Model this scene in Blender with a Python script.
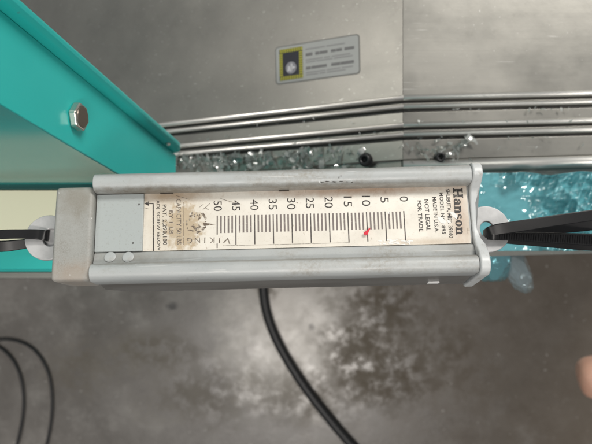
import bpy, bmesh, math, random
from mathutils import Vector, Matrix, noise
random.seed(7)
PI = math.pi
for o in list(bpy.data.objects): bpy.data.objects.remove(o)
scene = bpy.context.scene
C = scene.collection

# ------------------------------------------------------------------ camera, world, lamps
H = 1.25                     # the lens is 1.25 m above the workshop floor and looks straight down
K = 1.5636e-3                # tangent per photo pixel (592 px wide frame)
cam = bpy.data.cameras.new('camera'); camo = bpy.data.objects.new('camera', cam); C.objects.link(camo)
camo.location = (0, 0, H); cam.sensor_width = 36; cam.lens = 36 / (592 * K); cam.clip_start = .02; cam.clip_end = 50
cam.dof.use_dof = True; cam.dof.focus_distance = .44; cam.dof.aperture_fstop = 10
scene.camera = camo
w = bpy.data.worlds.new('World'); scene.world = w; w.use_nodes = True
bg = w.node_tree.nodes['Background']; bg.inputs[0].default_value = (.80, .84, .86, 1); bg.inputs[1].default_value = .30
def lamp(name, loc, target, sx, sy, energy, col):
    l = bpy.data.lights.new(name, 'AREA'); l.shape = 'RECTANGLE'; l.size = sx; l.size_y = sy; l.energy = energy; l.color = col
    o = bpy.data.objects.new(name, l); C.objects.link(o); o.location = loc
    o.rotation_euler = (Vector(target) - Vector(loc)).to_track_quat('-Z', 'Y').to_euler()
    return o
lamp('area_lamp', (1.2, 1.75, 2.4), (0, 0, .7), 1.3, .4, 58, (1, .965, .91))
lamp('area_lamp', (.05, -.95, 3.1), (0, -.2, .5), 1.0, .3, 36, (1, .945, .885))
lamp('area_lamp', (-2.1, .75, 2.9), (0, 0, .6), 1.2, .5, 11.5, (1, .955, .89))  # added unseen fill lamp at the left, brightens the chute near the seam
scene.view_settings.view_transform = 'Standard'; scene.view_settings.look = 'None'
scene.view_settings.exposure = 0; scene.view_settings.gamma = 1
scene.render.engine = 'CYCLES'

# ------------------------------------------------------------------ helpers
def P(px, py, d):            # a point of the place, from where it shows in the photo and how far below the lens it is
    return Vector(((px - 296) * K * d, -(py - 222) * K * d, H - d))
def tag(o, label=None, cat=None, group=None, kind=None):
    if label: o['label'] = label
    if cat: o['category'] = cat
    if group: o['group'] = group
    if kind: o['kind'] = kind
    return o
def empty(name, loc=(0, 0, 0), mat=None):
    o = bpy.data.objects.new(name, None); C.objects.link(o); o.empty_display_size = .02
    if mat is not None: o.matrix_world = mat
    else: o.location = loc
    return o
def mesh_obj(name, verts, faces, mat, parent=None, smooth=False, bevel=0, seg=2, auto=None):
    me = bpy.data.meshes.new(name); me.from_pydata([tuple(v) for v in verts], [], faces)
    bm = bmesh.new(); bm.from_mesh(me); bmesh.ops.recalc_face_normals(bm, faces=bm.faces); bm.to_mesh(me); bm.free()
    return link(name, me, mat, parent, smooth, bevel, seg)
def link(name, me, mat, parent=None, smooth=False, bevel=0, seg=2):
    o = bpy.data.objects.new(name, me); C.objects.link(o)
    if mat: me.materials.append(mat)
    if smooth or bevel:
        for p in me.polygons: p.use_smooth = True
    if bevel:
        m = o.modifiers.new('bevel', 'BEVEL'); m.width = bevel; m.segments = seg; m.limit_method = 'ANGLE'; m.angle_limit = .6
        m.harden_normals = True
    if parent: o.parent = parent
    return o
def bm_obj(name, bm, mat, parent=None, smooth=False, bevel=0, seg=2):
    bmesh.ops.recalc_face_normals(bm, faces=bm.faces)
    me = bpy.data.meshes.new(name); bm.to_mesh(me); bm.free()
    return link(name, me, mat, parent, smooth, bevel, seg)
def box(bm, lo, hi):
    r = bmesh.ops.create_cube(bm, size=1)
    for v in r['verts']:
        v.co = Vector([lo[i] + (v.co[i] + .5) * (hi[i] - lo[i]) for i in range(3)])
    return r['verts']
def slab(name, top, thick, mat, parent=None, bevel=0, down=Vector((0, 0, -1))):     # a plate: top outline pushed down
    n = len(top); v = [Vector(p) for p in top] + [Vector(p) + down * thick for p in top]
    f = [tuple(range(n)), tuple(range(2 * n - 1, n - 1, -1))] + [(i, (i + 1) % n, n + (i + 1) % n, n + i) for i in range(n)]
    return mesh_obj(name, v, f, mat, parent, bevel=bevel)
def extrude_profile(name, prof, x0, x1, mat, parent=None, closed=True, bevel=0, smooth=False, xs=None, warp=None):
    xs = xs or [x0, x1]; n = len(prof); v = []
    for i, x in enumerate(xs):
        for (y, z) in prof:
            p = Vector((x, y, z)); v.append(warp(i, p) if warp else p)
    f = []
    for i in range(len(xs) - 1):
        for j in range(n if closed else n - 1):
            a = i * n + j; b = i * n + (j + 1) % n; f.append((a, b, b + n, a + n))
    if closed: f += [tuple(range(n)), tuple(range((len(xs) - 1) * n, len(xs) * n))[::-1]]
    return mesh_obj(name, v, f, mat, parent, smooth=smooth, bevel=bevel)
def tube(name, pts, r, mat, parent=None, seg=14):
    cu = bpy.data.curves.new(name, 'CURVE'); cu.dimensions = '3D'; sp = cu.splines.new('NURBS'); sp.points.add(len(pts) - 1)
    for q, p in zip(sp.points, pts): q.co = (*p, 1)
    sp.order_u = 4; sp.use_endpoint_u = True; sp.resolution_u = 12; cu.bevel_depth = r; cu.bevel_resolution = 5; cu.use_fill_caps = True
    return link(name, curve_mesh(cu, name), mat, parent, smooth=True)
def curve_mesh(cu, name):
    t = bpy.data.objects.new('tmp', cu); C.objects.link(t); bpy.context.view_layer.update()
    me = bpy.data.meshes.new_from_object(t.evaluated_get(bpy.context.evaluated_depsgraph_get())); me.name = name
    bpy.data.objects.remove(t); bpy.data.curves.remove(cu)
    me.materials.clear(); return me
def arc(cy, cz, r, a0, a1, n):
    return [(cy + r * math.cos(math.radians(a0 + (a1 - a0) * i / n)), cz + r * math.sin(math.radians(a0 + (a1 - a0) * i / n))) for i in range(n + 1)]

# ------------------------------------------------------------------ materials
class N:
    def __init__(s, name):
        s.m = bpy.data.materials.new(name); s.m.use_nodes = True; s.t = s.m.node_tree; s.b = s.t.nodes['Principled BSDF']
        s.co = s.t.nodes.new('ShaderNodeTexCoord').outputs['Object']
    def n(s, typ, **kw):
        nd = s.t.nodes.new(typ)
        for k, v in kw.items():
            if hasattr(nd, k): setattr(nd, k, v)
        return nd
    def l(s, a, b): s.t.links.new(a, b)
    def noise(s, scale, detail=6, rough=.6, stretch=None, dist=0):
        nd = s.n('ShaderNodeTexNoise'); nd.inputs['Scale'].default_value = scale; nd.inputs['Detail'].default_value = detail
        nd.inputs['Roughness'].default_value = rough; nd.inputs['Distortion'].default_value = dist
        if stretch:
            mp = s.n('ShaderNodeMapping'); mp.inputs['Scale'].default_value = stretch; s.l(s.co, mp.inputs[0]); s.l(mp.outputs[0], nd.inputs[0])
        else: s.l(s.co, nd.inputs[0])
        return nd.outputs[0]
    def ramp(s, f, lo, hi, a=0., b=1.):
        nd = s.n('ShaderNodeMapRange'); s.l(f, nd.inputs[0])
        for i, v in enumerate((lo, hi, a, b)): nd.inputs[i + 1].default_value = v
        return nd.outputs[0]
    def mix(s, f, a, b):
        nd = s.n('ShaderNodeMix', data_type='RGBA')
        if isinstance(f, float): nd.inputs[0].default_value = f
        else: s.l(f, nd.inputs[0])
        for i, c in ((6, a), (7, b)):
            if isinstance(c, tuple): nd.inputs[i].default_value = (*c, 1)
            else: s.l(c, nd.inputs[i])
        return nd.outputs[2]
    def math(s, op, a, b):
        nd = s.n('ShaderNodeMath', operation=op)
        for i, c in ((0, a), (1, b)):
            if isinstance(c, (int, float)): nd.inputs[i].default_value = c
            else: s.l(c, nd.inputs[i])
        return nd.outputs[0]
    def blob(s, x, y, rx, ry, soft=.5, wob=None):      # a stain with its own place and ragged outline
        mp = s.n('ShaderNodeMapping'); mp.inputs['Location'].default_value = (-x / rx, -y / ry, 0); mp.inputs['Scale'].default_value = (1 / rx, 1 / ry, 0)
        s.l(s.co, mp.inputs[0]); g = s.n('ShaderNodeVectorMath', operation='LENGTH'); s.l(mp.outputs[0], g.inputs[0]); d = g.outputs['Value']
        if wob: d = s.math('ADD', d, s.math('MULTIPLY', s.math('SUBTRACT', wob, .5), 2.2))
        return s.ramp(d, 1 + soft, 1 - soft, 0, 1)
    def bump(s, h, strength, dist):
        b = s.n('ShaderNodeBump'); b.inputs['Strength'].default_value = strength; b.inputs['Distance'].default_value = dist
        s.l(h, b.inputs['Height']); s.l(b.outputs[0], s.b.inputs['Normal'])
    def set(s, color=None, rough=None, metal=None, spec=None):
        for nm, v in (('Base Color', color), ('Roughness', rough), ('Metallic', metal), ('Specular IOR Level', spec)):
            if v is None: continue
            if isinstance(v, tuple): s.b.inputs[nm].default_value = (*v, 1)
            elif isinstance(v, (int, float)): s.b.inputs[nm].default_value = v
            else: s.l(v, s.b.inputs[nm])
        return s

def m_plain(name, col, rough=.5, metal=0., spec=.5):
    return N(name).set(col, rough, metal, spec).m
def m_paint():                                        # light grey enamel, dirty from use
    s = N('grey_enamel')
    speck = s.ramp(s.noise(900, 3, .7), .60, .72)
    smear = s.ramp(s.noise(38, 6, .65, (.5, 1, 1)), .50, .74)
    grime = s.math('MULTIPLY', smear, s.ramp(s.noise(420, 5, .75), .38, .62))
    c = s.mix(s.ramp(s.noise(14, 3), .3, .7), (.375, .395, .395), (.435, .45, .445))
    c = s.mix(s.math('MULTIPLY', grime, .8), c, (.235, .20, .15))
    c = s.mix(s.math('MULTIPLY', speck, .22), c, (.16, .15, .13))
    for (x_, y_, rx_, ry_, k_) in ((.03, .0215, .10, .0022, .75), (-.09, .0215, .035, .0025, .8), (.02, -.0275, .12, .0009, .55), (-.10, -.0225, .03, .0045, .45), (.122, -.022, .012, .006, .35), (.0, .034, .13, .0018, .35)):
        c = s.mix(s.math('MULTIPLY', s.blob(x_, y_, rx_, ry_, .8, s.noise(130, 6, .75)), k_), c, (.15, .125, .09))
    scr = s.ramp(s.noise(1, 2, .5, (30, 500, 500), .5), .70, .73); c = s.mix(s.math('MULTIPLY', scr, .35), c, (.68, .68, .66))
    chip = s.ramp(s.noise(150, 2, .5), .745, .76)
    c = s.mix(s.math('MULTIPLY', chip, .55), c, (.75, .76, .75))
    s.bump(s.noise(700, 3, .6), .10, .0004)
    return s.set(c, s.ramp(s.noise(60, 4), .3, .7, .34, .52)).m
def m_cap():                                          # the same enamel on the end cap, brown with handling dirt
    s = N('soiled_grey_enamel')
    fine = s.ramp(s.noise(1100, 4, .7), .30, .72)
    wide = s.ramp(s.noise(45, 5, .6), .36, .66)
    c = s.mix(s.math('MULTIPLY', s.math('MULTIPLY', fine, wide), .70), (.335, .34, .325), (.15, .13, .10))
    b1 = s.blob(-.137, .018, .013, .011, .6, s.noise(120, 5)); b2 = s.blob(-.138, -.034, .014, .008, .6, s.noise(110, 5))
    c = s.mix(s.math('MULTIPLY', b1, .45), c, (.19, .165, .12)); c = s.mix(s.math('MULTIPLY', b2, .40), c, (.33, .24, .17))
    c = s.mix(s.math('MULTIPLY', s.ramp(s.noise(170, 2), .71, .74), .6), c, (.7, .7, .68))
    s.bump(s.noise(650, 4, .7), .12, .0004)
    return s.set(c, .5).m
def m_label():
    s = N('cream_printed_plate')
    c = s.mix(s.ramp(s.noise(22, 5, .6, (.5, 1, 1)), .35, .7), (.78, .75, .68), (.70, .655, .575))
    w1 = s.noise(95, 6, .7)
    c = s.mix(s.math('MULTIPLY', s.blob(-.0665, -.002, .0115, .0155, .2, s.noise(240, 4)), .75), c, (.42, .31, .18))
    c = s.mix(s.math('MULTIPLY', s.blob(.055, .0215, .052, .0032, .8, w1), .85), c, (.40, .26, .17))  # brown grime along the top edge, also painting in the rail gap's shade
    c = s.mix(s.math('MULTIPLY', s.blob(-.075, .0205, .020, .0036, .8, w1), .85), c, (.36, .25, .16))  # same at the left end: grime and painted gap shade
    c = s.mix(s.math('MULTIPLY', s.blob(.124, .002, .0055, .022, .8, w1), .7), c, (.46, .33, .24))
    c = s.mix(s.math('MULTIPLY', s.blob(.100, -.0165, .020, .002, .8, w1), .40), c, (.40, .27, .15))
    c = s.mix(s.math('MULTIPLY', s.blob(-.078, .0, .018, .03, .7, w1), .35), c, (.50, .40, .27))
    c = s.mix(s.math('MULTIPLY', s.ramp(s.noise(500, 4, .8), .56, .74), .35), c, (.33, .24, .16))
    c = s.mix(s.math('MULTIPLY', s.ramp(s.noise(170, 3, .6, (1, .4, 1)), .68, .72), .5), c, (.30, .23, .17))
    s.bump(s.noise(260, 4), .10, .0004)
    return s.set(c, s.ramp(s.noise(70, 5), .35, .7, .26, .5), .12).m
def m_ink(name, col, wear=.5):                        # printing ink, rubbed through in places to the plate colour
    s = N(name)
    f = s.ramp(s.noise(420, 4, .75), .62 - .16 * wear, .80 - .16 * wear)
    return s.set(s.mix(s.math('MULTIPLY', f, .9), col, (.60, .55, .47)), .5).m
def m_steel(name, col, rough=.34, streak=(6, 60, 60)):
    s = N(name)
    st = s.noise(1, 6, .7, streak)
    blot = s.noise(11, 5, .6)
    c = s.mix(s.ramp(blot, .32, .7), tuple(x * .84 for x in col), col)
    c = s.mix(s.math('MULTIPLY', s.ramp(s.noise(55, 6, .75), .56, .76), .35), c, tuple(x * .55 for x in col))
    br = s.noise(1, 4, .8, (5, 900, 900)); c = s.mix(s.math('MULTIPLY', s.ramp(br, .45, .75), .22), c, tuple(x * .6 for x in col))
    dust = s.ramp(s.noise(330, 2, .5), .735, .765); c = s.mix(s.math('MULTIPLY', dust, .6), c, (.72, .71, .68))
    scr = s.ramp(s.noise(1, 2, .5, (14, 420, 420), .4), .70, .73); c = s.mix(s.math('MULTIPLY', scr, .45), c, (.80, .79, .76))
    r = s.math('ADD', s.ramp(st, .25, .75, rough - .02, rough + .03), s.ramp(blot, .3, .7, -.03, .06))
    s.bump(s.noise(260, 4, .7), .05, .0005)
    return s.set(c, r, .82).m
def m_teal(name='teal_paint', rough=.33, col=(.022, .45, .415)):
    s = N(name)
    c = s.mix(s.ramp(s.noise(9, 4), .3, .7), col, (col[0] * 1.3, col[1] * 1.08, col[2] * 1.08))
    c = s.mix(s.math('MULTIPLY', s.ramp(s.noise(130, 3, .6), .70, .75), .4), c, (.10, .20, .19))
    s.bump(s.noise(330, 2), .05, .0006)
    return s.set(c, rough).m
def m_concrete():
    s = N('concrete')
    big = s.noise(4.5, 8, .66, dist=.8); mid = s.noise(17, 7, .7); fine = s.noise(190, 5, .75)
    c = s.mix(s.ramp(big, .30, .70), (.120, .106, .094), (.225, .207, .190))
    c = s.mix(s.math('MULTIPLY', s.ramp(mid, .50, .68), .45), c, (.32, .30, .275))
    wob = s.noise(14, 7, .72)
    c = s.mix(s.math('MULTIPLY', s.blob(.005, -.22, .115, .115, .7, wob), .95), c, (.62, .575, .52))       # pale patch: lamp reflection painted into the floor colour
    dull = None; blot = s.ramp(s.noise(34, 7, .72), .38, .54)
    for (x, y, rx, ry, k) in ((.175, -.165, .085, .065, 1.), (.125, -.235, .05, .06, .95), (.17, -.29, .10, .06, 1.), (.27, -.25, .08, .05, .8), (-.29, -.25, .09, .035, .7), (-.19, -.34, .09, .05, .6), (.02, -.34, .10, .05, .6), (-.06, -.13, .02, .014, .8), (.36, -.30, .08, .06, .5), (-.42, -.29, .06, .05, .6)):
        mk = s.math('MULTIPLY', s.math('MULTIPLY', s.blob(x, y, rx, ry, .6, wob), k), blot); dull = mk if dull is None else s.math('MAXIMUM', dull, mk)
        c = s.mix(s.math('MULTIPLY', mk, .8), c, (.115, .094, .064))
    c = s.mix(s.math('MULTIPLY', s.blob(-.242, -.165, .010, .007, .5, s.noise(90, 4)), .95), c, (.015, .014, .013))
    c = s.mix(s.math('MULTIPLY', s.blob(.031, -.205, .006, .006, .5, s.noise(90, 4)), .8), c, (.06, .05, .045))
    c = s.mix(s.math('MULTIPLY', s.blob(.52, -.20, .36, .5, .5, wob), .85), c, (.098, .076, .055))      # brownish side
    c = s.mix(s.math('MULTIPLY', s.ramp(s.noise(75, 3, .6), .66, .72), .38), c, (.55, .53, .50))         # chalky specks
    c = s.mix(s.math('MULTIPLY', s.ramp(fine, .55, .75), .25), c, (.05, .045, .038))
    s.bump(s.noise(120, 5, .6), .06, .002)
    return s.set(c, s.math('ADD', s.ramp(mid, .35, .7, .26, .46), s.math('MULTIPLY', dull, .22)), 0., s.ramp(dull, 0, 1, .6, .30)).m
def m_film(name, col, alpha=.45, rough=.12, vary=False, sheen=.04):          # thin tinted plastic film
    s = N(name); s.set(col, rough, 0, .7)
    t = s.t; out = t.nodes['Material Output']
    tr = s.n('ShaderNodeBsdfTransparent'); tr.inputs[0].default_value = (*[min(1, .45 + .6 * c) for c in col], 1)
    tl = s.n('ShaderNodeBsdfTranslucent'); tl.inputs[0].default_value = (*col, 1)
    m1 = s.n('ShaderNodeMixShader'); m1.inputs[0].default_value = .35; s.l(s.b.outputs[0], m1.inputs[1]); s.l(tl.outputs[0], m1.inputs[2])
    m2 = s.n('ShaderNodeMixShader'); m2.inputs[0].default_value = alpha; s.l(tr.outputs[0], m2.inputs[1]); s.l(m1.outputs[0], m2.inputs[2])
    gl = s.n('ShaderNodeBsdfGlossy'); gl.inputs['Roughness'].default_value = .06
    lw = s.n('ShaderNodeFresnel'); lw.inputs[0].default_value = 1.7
    m3 = s.n('ShaderNodeMixShader'); s.l(s.ramp(lw.outputs[0], 0, .5, sheen, .75), m3.inputs[0]); s.l(m2.outputs[0], m3.inputs[1]); s.l(gl.outputs[0], m3.inputs[2])
    s.l(m3.outputs[0], out.inputs[0])
    if vary:                                          # each scrap a little clearer or cloudier than the next
        gi = s.n('ShaderNodeNewGeometry').outputs['Random Per Island']
        s.l(s.ramp(gi, 0, 1, alpha * .25, min(1, alpha * 2.1)), m2.inputs[0])
        s.l(s.mix(s.ramp(gi, .55, 1), col, (.90, .91, .88)), s.b.inputs['Base Color'])
    return s.m
def m_skin():
    s = N('skin'); c = s.mix(s.ramp(s.noise(60, 5), .35, .7), (.40, .225, .16), (.46, .27, .195))
    c = s.mix(s.math('MULTIPLY', s.ramp(s.noise(20, 3), .45, .7), .5), c, (.42, .18, .13))
    s.b.inputs['Subsurface Weight'].default_value = .15; s.b.inputs['Subsurface Radius'].default_value = (.004, .0015, .001); s.b.inputs['Subsurface Scale'].default_value = 1
    s.bump(s.noise(500, 4, .7, (1, 3, 1)), .25, .0006)
    return s.set(c, .5).m

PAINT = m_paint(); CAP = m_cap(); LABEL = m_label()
INK = m_ink('black_ink', (.035, .030, .028), .30); TICK = m_ink('grey_ink', (.17, .145, .135), .2); FADED = m_ink('faded_ink', (.12, .095, .075), .75)
STEEL = m_steel('brushed_steel', (.385, .372, .338), .33); STEEL2 = m_steel('highlight_steel', (.80, .785, .745), .36)  # second steel is paler, putting the rib and bar highlights into the colour
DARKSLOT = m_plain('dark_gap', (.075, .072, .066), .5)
TEAL = m_teal(); BLACK = N('black_nylon'); BLACK = BLACK.set((.009, .009, .010), .36, 0, .35).m
RUBBER = m_plain('black_rubber', (.014, .014, .015), .45)
CREAM = m_plain('cream_panel', (.88, .86, .64), .35); WHITE = m_plain('white_paint', (.78, .78, .77), .4)
ZINC = m_steel('zinc', (.62, .60, .55), .22, (60, 60, 60)); DARKZ = m_plain('dark_bolt_steel', (.30, .25, .21), .28, .9)
CONCRETE = m_concrete()

# ------------------------------------------------------------------ floor
fl = mesh_obj('floor', [(-3, -3, 0), (3, -3, 0), (3, 3, 0), (-3, 3, 0)], [(0, 1, 2, 3)], CONCRETE); tag(fl, kind='structure')

# ------------------------------------------------------------------ steel bed with ribs, bent at a seam
DB = .66
seam = P(403, 222, DB); base_z = H - DB
ddx = Vector((-.253, -.0065, -.126)); right_dir = Vector((.253, .0065, 0))
bed = empty('steel_machine_bed', (0, 0, 0)); tag(bed, 'brushed steel machine bed with long raised ribs, behind the grey scale', 'machine bed')
def yb(py): return -(py - 222) * K * DB             # bed-profile y at the seam line
def rib(pa, pb, h):                                  # rounded ridge between two photo rows
    a, b = yb(pa), yb(pb); m = (a + b) / 2; r = (a - b) / 2
    return [(m + r * math.cos(t * PI / 8), h * math.sin(t * PI / 8)) for t in range(0, 9)]
RIBS = ((95.2, 100.9, 103.4), (104.6, 109.3, 112.3), (122.6, 128, 130.6), (132.2, 137.4, 140.4))
prof_top = []
for (a, b, c) in RIBS: prof_top += [(yb(b + .05), 0), (yb(b + .06), -.006), (yb(c), -.006), (yb(c + .01), 0)]
prof_top += [(yb(159.5), 0), (yb(160), -.008), (yb(172), -.008), (yb(172.5), -.012)]
prof = [(yb(-200), 0), (yb(20), 0)] + prof_top + [(yb(252), -.012), (yb(252.5), -.009), (yb(259), -.009), (yb(259.5), -.02), (yb(259.5), -.03), (yb(-200), -.03)]
def bedpart(name, prof_, mat, d0, d1, smooth=False):
    return extrude_profile(name, prof_, 0, 1, mat, bed, xs=[0, 1], smooth=smooth, bevel=0 if smooth else .0004,
                           warp=lambda i, p: Vector((seam.x, p.y, base_z + p.z)) + d0 + (d1 - d0) * p.x)
for nm, d0, d1 in (('bed_plate', Vector((.00008, 0, 0)), right_dir * 2.2), ('chute_plate', ddx * 3.2, Vector((-.00008, 0, 0)))):
    bedpart(nm, prof, STEEL, d0, d1)
    for (a, b, c) in RIBS:
        rb = rib(a, b, .0034); bedpart('rib', [(y, z + .0003) for y, z in rb], STEEL2, d0, d1, True)
        bedpart('slot_shade', [(yb(b + .3), -.0055), (yb(c - .2), -.0055), (yb(c - .2), -.0030), (yb(b + .3), -.0030)], DARKSLOT, d0, d1)  # dark strip laid in the slot, its shade put into the colour
    if nm == 'bed_plate': bedpart('round_bar', [(yb(166) + .0062 * math.cos(t * PI / 9), -.0015 + .0062 * math.sin(t * PI / 9)) for t in range(18)], STEEL2, d0, d1, True)
# joint strip, under the seam
bm = bmesh.new(); box(bm, (seam.x - .012, yb(170), base_z - .045), (seam.x + .012, yb(-40), base_z - .0305)); bm_obj('seam_bracket', bm, STEEL, bed)
bm = bmesh.new(); box(bm, (seam.x - .05, yb(240), 0), (seam.x + .55, yb(-40), base_z - .0455)); bm_obj('pedestal', bm, STEEL, bed, bevel=.002)
def chute(px, py, up=0.):                            # point on the chute surface seen at this photo pixel
    u = Vector(ddx).normalized(); v = Vector((0, 1, 0)); n = v.cross(u); n = n if n.z > 0 else -n
    o = Vector((seam.x, 0, base_z)); d = P(px, py, 1) - Vector((0, 0, H)); t = (o - Vector((0, 0, H))).dot(n) / d.dot(n)
    return Vector((0, 0, H)) + d * t + n * up, n
def chute_frame(px, py, up=0.):
    p, n = chute(px, py, up); x = -Vector(ddx).normalized(); y = n.cross(x)
    return Matrix(((x.x, y.x, n.x, p.x), (x.y, y.y, n.y, p.y), (x.z, y.z, n.z, p.z), (0, 0, 0, 1)))

# warning sticker on the chute
mw = chute_frame(318, 64.5, .0003); inv = mw.inverted()
def stk(px, py): q = inv @ chute(px, py)[0]; return (q.x, q.y)
sr = empty('warning_sticker', mat=mw); tag(sr, 'small warning sticker, black and yellow square beside grey print, on the steel panel', 'sticker')
c4 = [stk(276, 84), stk(360.5, 75), stk(358, 38), stk(272, 46)]
SX0, SX1 = c4[0][0], c4[1][0]; SY0 = (c4[0][1] + c4[1][1]) / 2; SY1 = SY0 + .043
def rrect(x0, y0, x1, y1, r, n=5):
    out = []
    for cx, cy, a in ((x1 - r, y1 - r, 0), (x0 + r, y1 - r, 90), (x0 + r, y0 + r, 180), (x1 - r, y0 + r, 270)):
        out += [(cx + r * math.cos(math.radians(a + 90 * i / n)), cy + r * math.sin(math.radians(a + 90 * i / n))) for i in range(n + 1)]
    return out
GREYB = m_plain('sticker_border', (.16, .16, .15), .5); STW = m_plain('sticker_white', (.30, .31, .30), .45); YEL = m_plain('sticker_yellow', (.30, .29, .03), .45); STB = m_plain('sticker_black', (.012, .013, .02), .4); STG = m_plain('sticker_print', (.13, .13, .13), .5); STG2 = m_plain('sticker_fine_print', (.22, .22, .22), .5)
slab('border', [(x, y, .0002) for x, y in rrect(SX0, SY0, SX1, SY1, .004)], .0003, GREYB, sr)
slab('face', [(x, y, .0004) for x, y in rrect(SX0 + .0014, SY0 + .0014, SX1 - .0014, SY1 - .0014, .003)], .0001, STW, sr)
q0, q1 = SX0 + .0055, SX0 + .0345
slab('pictogram_ground', [(q0, SY0 + .004, .0006), (q1, SY0 + .004, .0006), (q1, SY1 - .004, .0006), (q0, SY1 - .004, .0006)], .0001, STB, sr)
bm = bmesh.new(); yv = []
for i in range(10):                                  # chevron frame, yellow teeth along each side
    t = q0 + (q1 - q0) * (i + .25) / 10; s_ = (q1 - q0) / 10 * .72
    for (yy, sg) in ((SY0 + .004, 1), (SY1 - .004, -1)):
        vs = [bm.verts.new((t, yy, .0008)), bm.verts.new((t + s_, yy, .0008)), bm.verts.new((t + s_ * 1.2, yy + sg * .0042, .0008)), bm.verts.new((t + s_ * .2, yy + sg * .0042, .0008))]; bm.faces.new(vs if sg > 0 else vs[::-1])
    t = SY0 + .0086 + (SY1 - SY0 - .0172) * (i + .1) / 10; s_ = (SY1 - SY0 - .0172) / 10 * .72
    for (xx, sg) in ((q0, 1), (q1, -1)):
        vs = [bm.verts.new((xx, t, .0008)), bm.verts.new((xx, t + s_, .0008)), bm.verts.new((xx + sg * .0042, t + s_, .0008)), bm.verts.new((xx + sg * .0042, t, .0008))]; bm.faces.new(vs if sg < 0 else vs[::-1])
bm_obj('chevron_frame', bm, YEL, sr)
bm = bmesh.new(); cxm = (q0 + q1) / 2; cym = SY0 + .017
ring = [bm.verts.new((cxm + .0068 * math.cos(a * PI / 12), cym + .0068 * math.sin(a * PI / 12), .0008)) for a in range(24)]; bm.faces.new(ring)
bm_obj('pictogram_disc', bm, m_plain('sticker_grey_disc', (.20, .20, .22), .5), sr)
bm = bmesh.new()
for (a, b, c, d) in ((-.0045, -.004, .0005, .0012), (-.001, -.005, .0012, .004), (.001, -.002, .0048, .0005)): bm.faces.new([bm.verts.new((cxm + a, cym + b, .00095)), bm.verts.new((cxm + c, cym + b + .0012, .00095)), bm.verts.new((cxm + c + .0008, cym + d, .00095)), bm.verts.new((cxm + a + .001, cym + d + .001, .00095))])
bm_obj('pictogram_mark', bm, m_plain('sticker_pale', (.45, .45, .47), .5), sr)
def dashes(rows, mat, name):                         # print far too small to read in the photograph: word-long dashes
    bm = bmesh.new()
    for (yy, hh, words) in rows:
        for (a, b) in words:
            x0 = q1 + .004; L = SX1 - .005 - x0
            bm.faces.new([bm.verts.new((x0 + a * L, yy, .0006)), bm.verts.new((x0 + b * L, yy, .0006)), bm.verts.new((x0 + b * L, yy + hh, .0006)), bm.verts.new((x0 + a * L, yy + hh, .0006))])
    bm_obj(name, bm, mat, sr)
dashes([(SY0 + .0125, .003, [(0, .10), (.115, .43), (.52, .70), (.71, .97)]), (SY0 + .0275, .003, [(0, .14), (.2, .28), (.29, .45), (.52, .62), (.63, .74), (.79, .98)])], STG, 'print_line')
dashes([(SY0 + .0200, .0012, [(0, .2), (.22, .55), (.58, .95)]), (SY0 + .0225, .0012, [(0, .35), (.38, .5), (.53, .9)]), (SY0 + .0060, .0012, [(0, .25), (.28, .4), (.43, .8)]), (SY0 + .0085, .0012, [(0, .4), (.43, .7), (.73, .95)]), (SY0 + .0345, .0012, [(0, .4), (.43, .8)])], STG2, 'fine_print')

# bolts on the bed
def hex_bolt(name, r, h, mat, top, parent, mat_top=None):
    bm = bmesh.new(); bmesh.ops.create_cone(bm, cap_ends=True, segments=6, radius1=r, radius2=r, depth=h)
    for v in bm.verts: v.co.z += h / 2
    o = bm_obj(name, bm, mat, parent, bevel=r * .12)
    return o
def socket_bolt(label, mw, r):
    e = empty('socket_bolt', mat=mw); tag(e, label, 'bolt', 'bolts on the steel bed')
    bm = bmesh.new(); bmesh.ops.create_cone(bm, cap_ends=True, segments=28, radius1=r * 1.25, radius2=r * 1.2, depth=.0015)
    for v in bm.verts: v.co.z += .0008
    bm_obj('washer', bm, RUBBER, e, bevel=.0003)
    pr = [(r, .0016), (r, .006), (r * .9, .0072), (r * .55, .0072), (r * .5, .0035), (0, .003)]
    v = []; f = []; S_ = 28
    for (rr, z) in pr:
        for i in range(S_): v.append((rr * math.cos(2 * PI * i / S_), rr * math.sin(2 * PI * i / S_), z))
    for j in range(len(pr) - 1):
        for i in range(S_): f.append((j * S_ + i, j * S_ + (i + 1) % S_, (j + 1) * S_ + (i + 1) % S_, (j + 1) * S_ + i))
    mesh_obj('bolt_head', v, f, RUBBER, e, smooth=True)
    return e
socket_bolt('black round bolt on the chute, among clear shavings just above the scale rail', chute_frame(366, 160, 0), .0062)
b2 = Matrix.Translation(P(439.5, 157.5, DB)); socket_bolt('black round bolt on the flat bed, right of the seam, near the scale corner', b2, .0050)
# bent clear strip clinging round the second bolt
FLAKE = m_film('clear_plastic', (.50, .56, .52), .36, .06, True)

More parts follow.
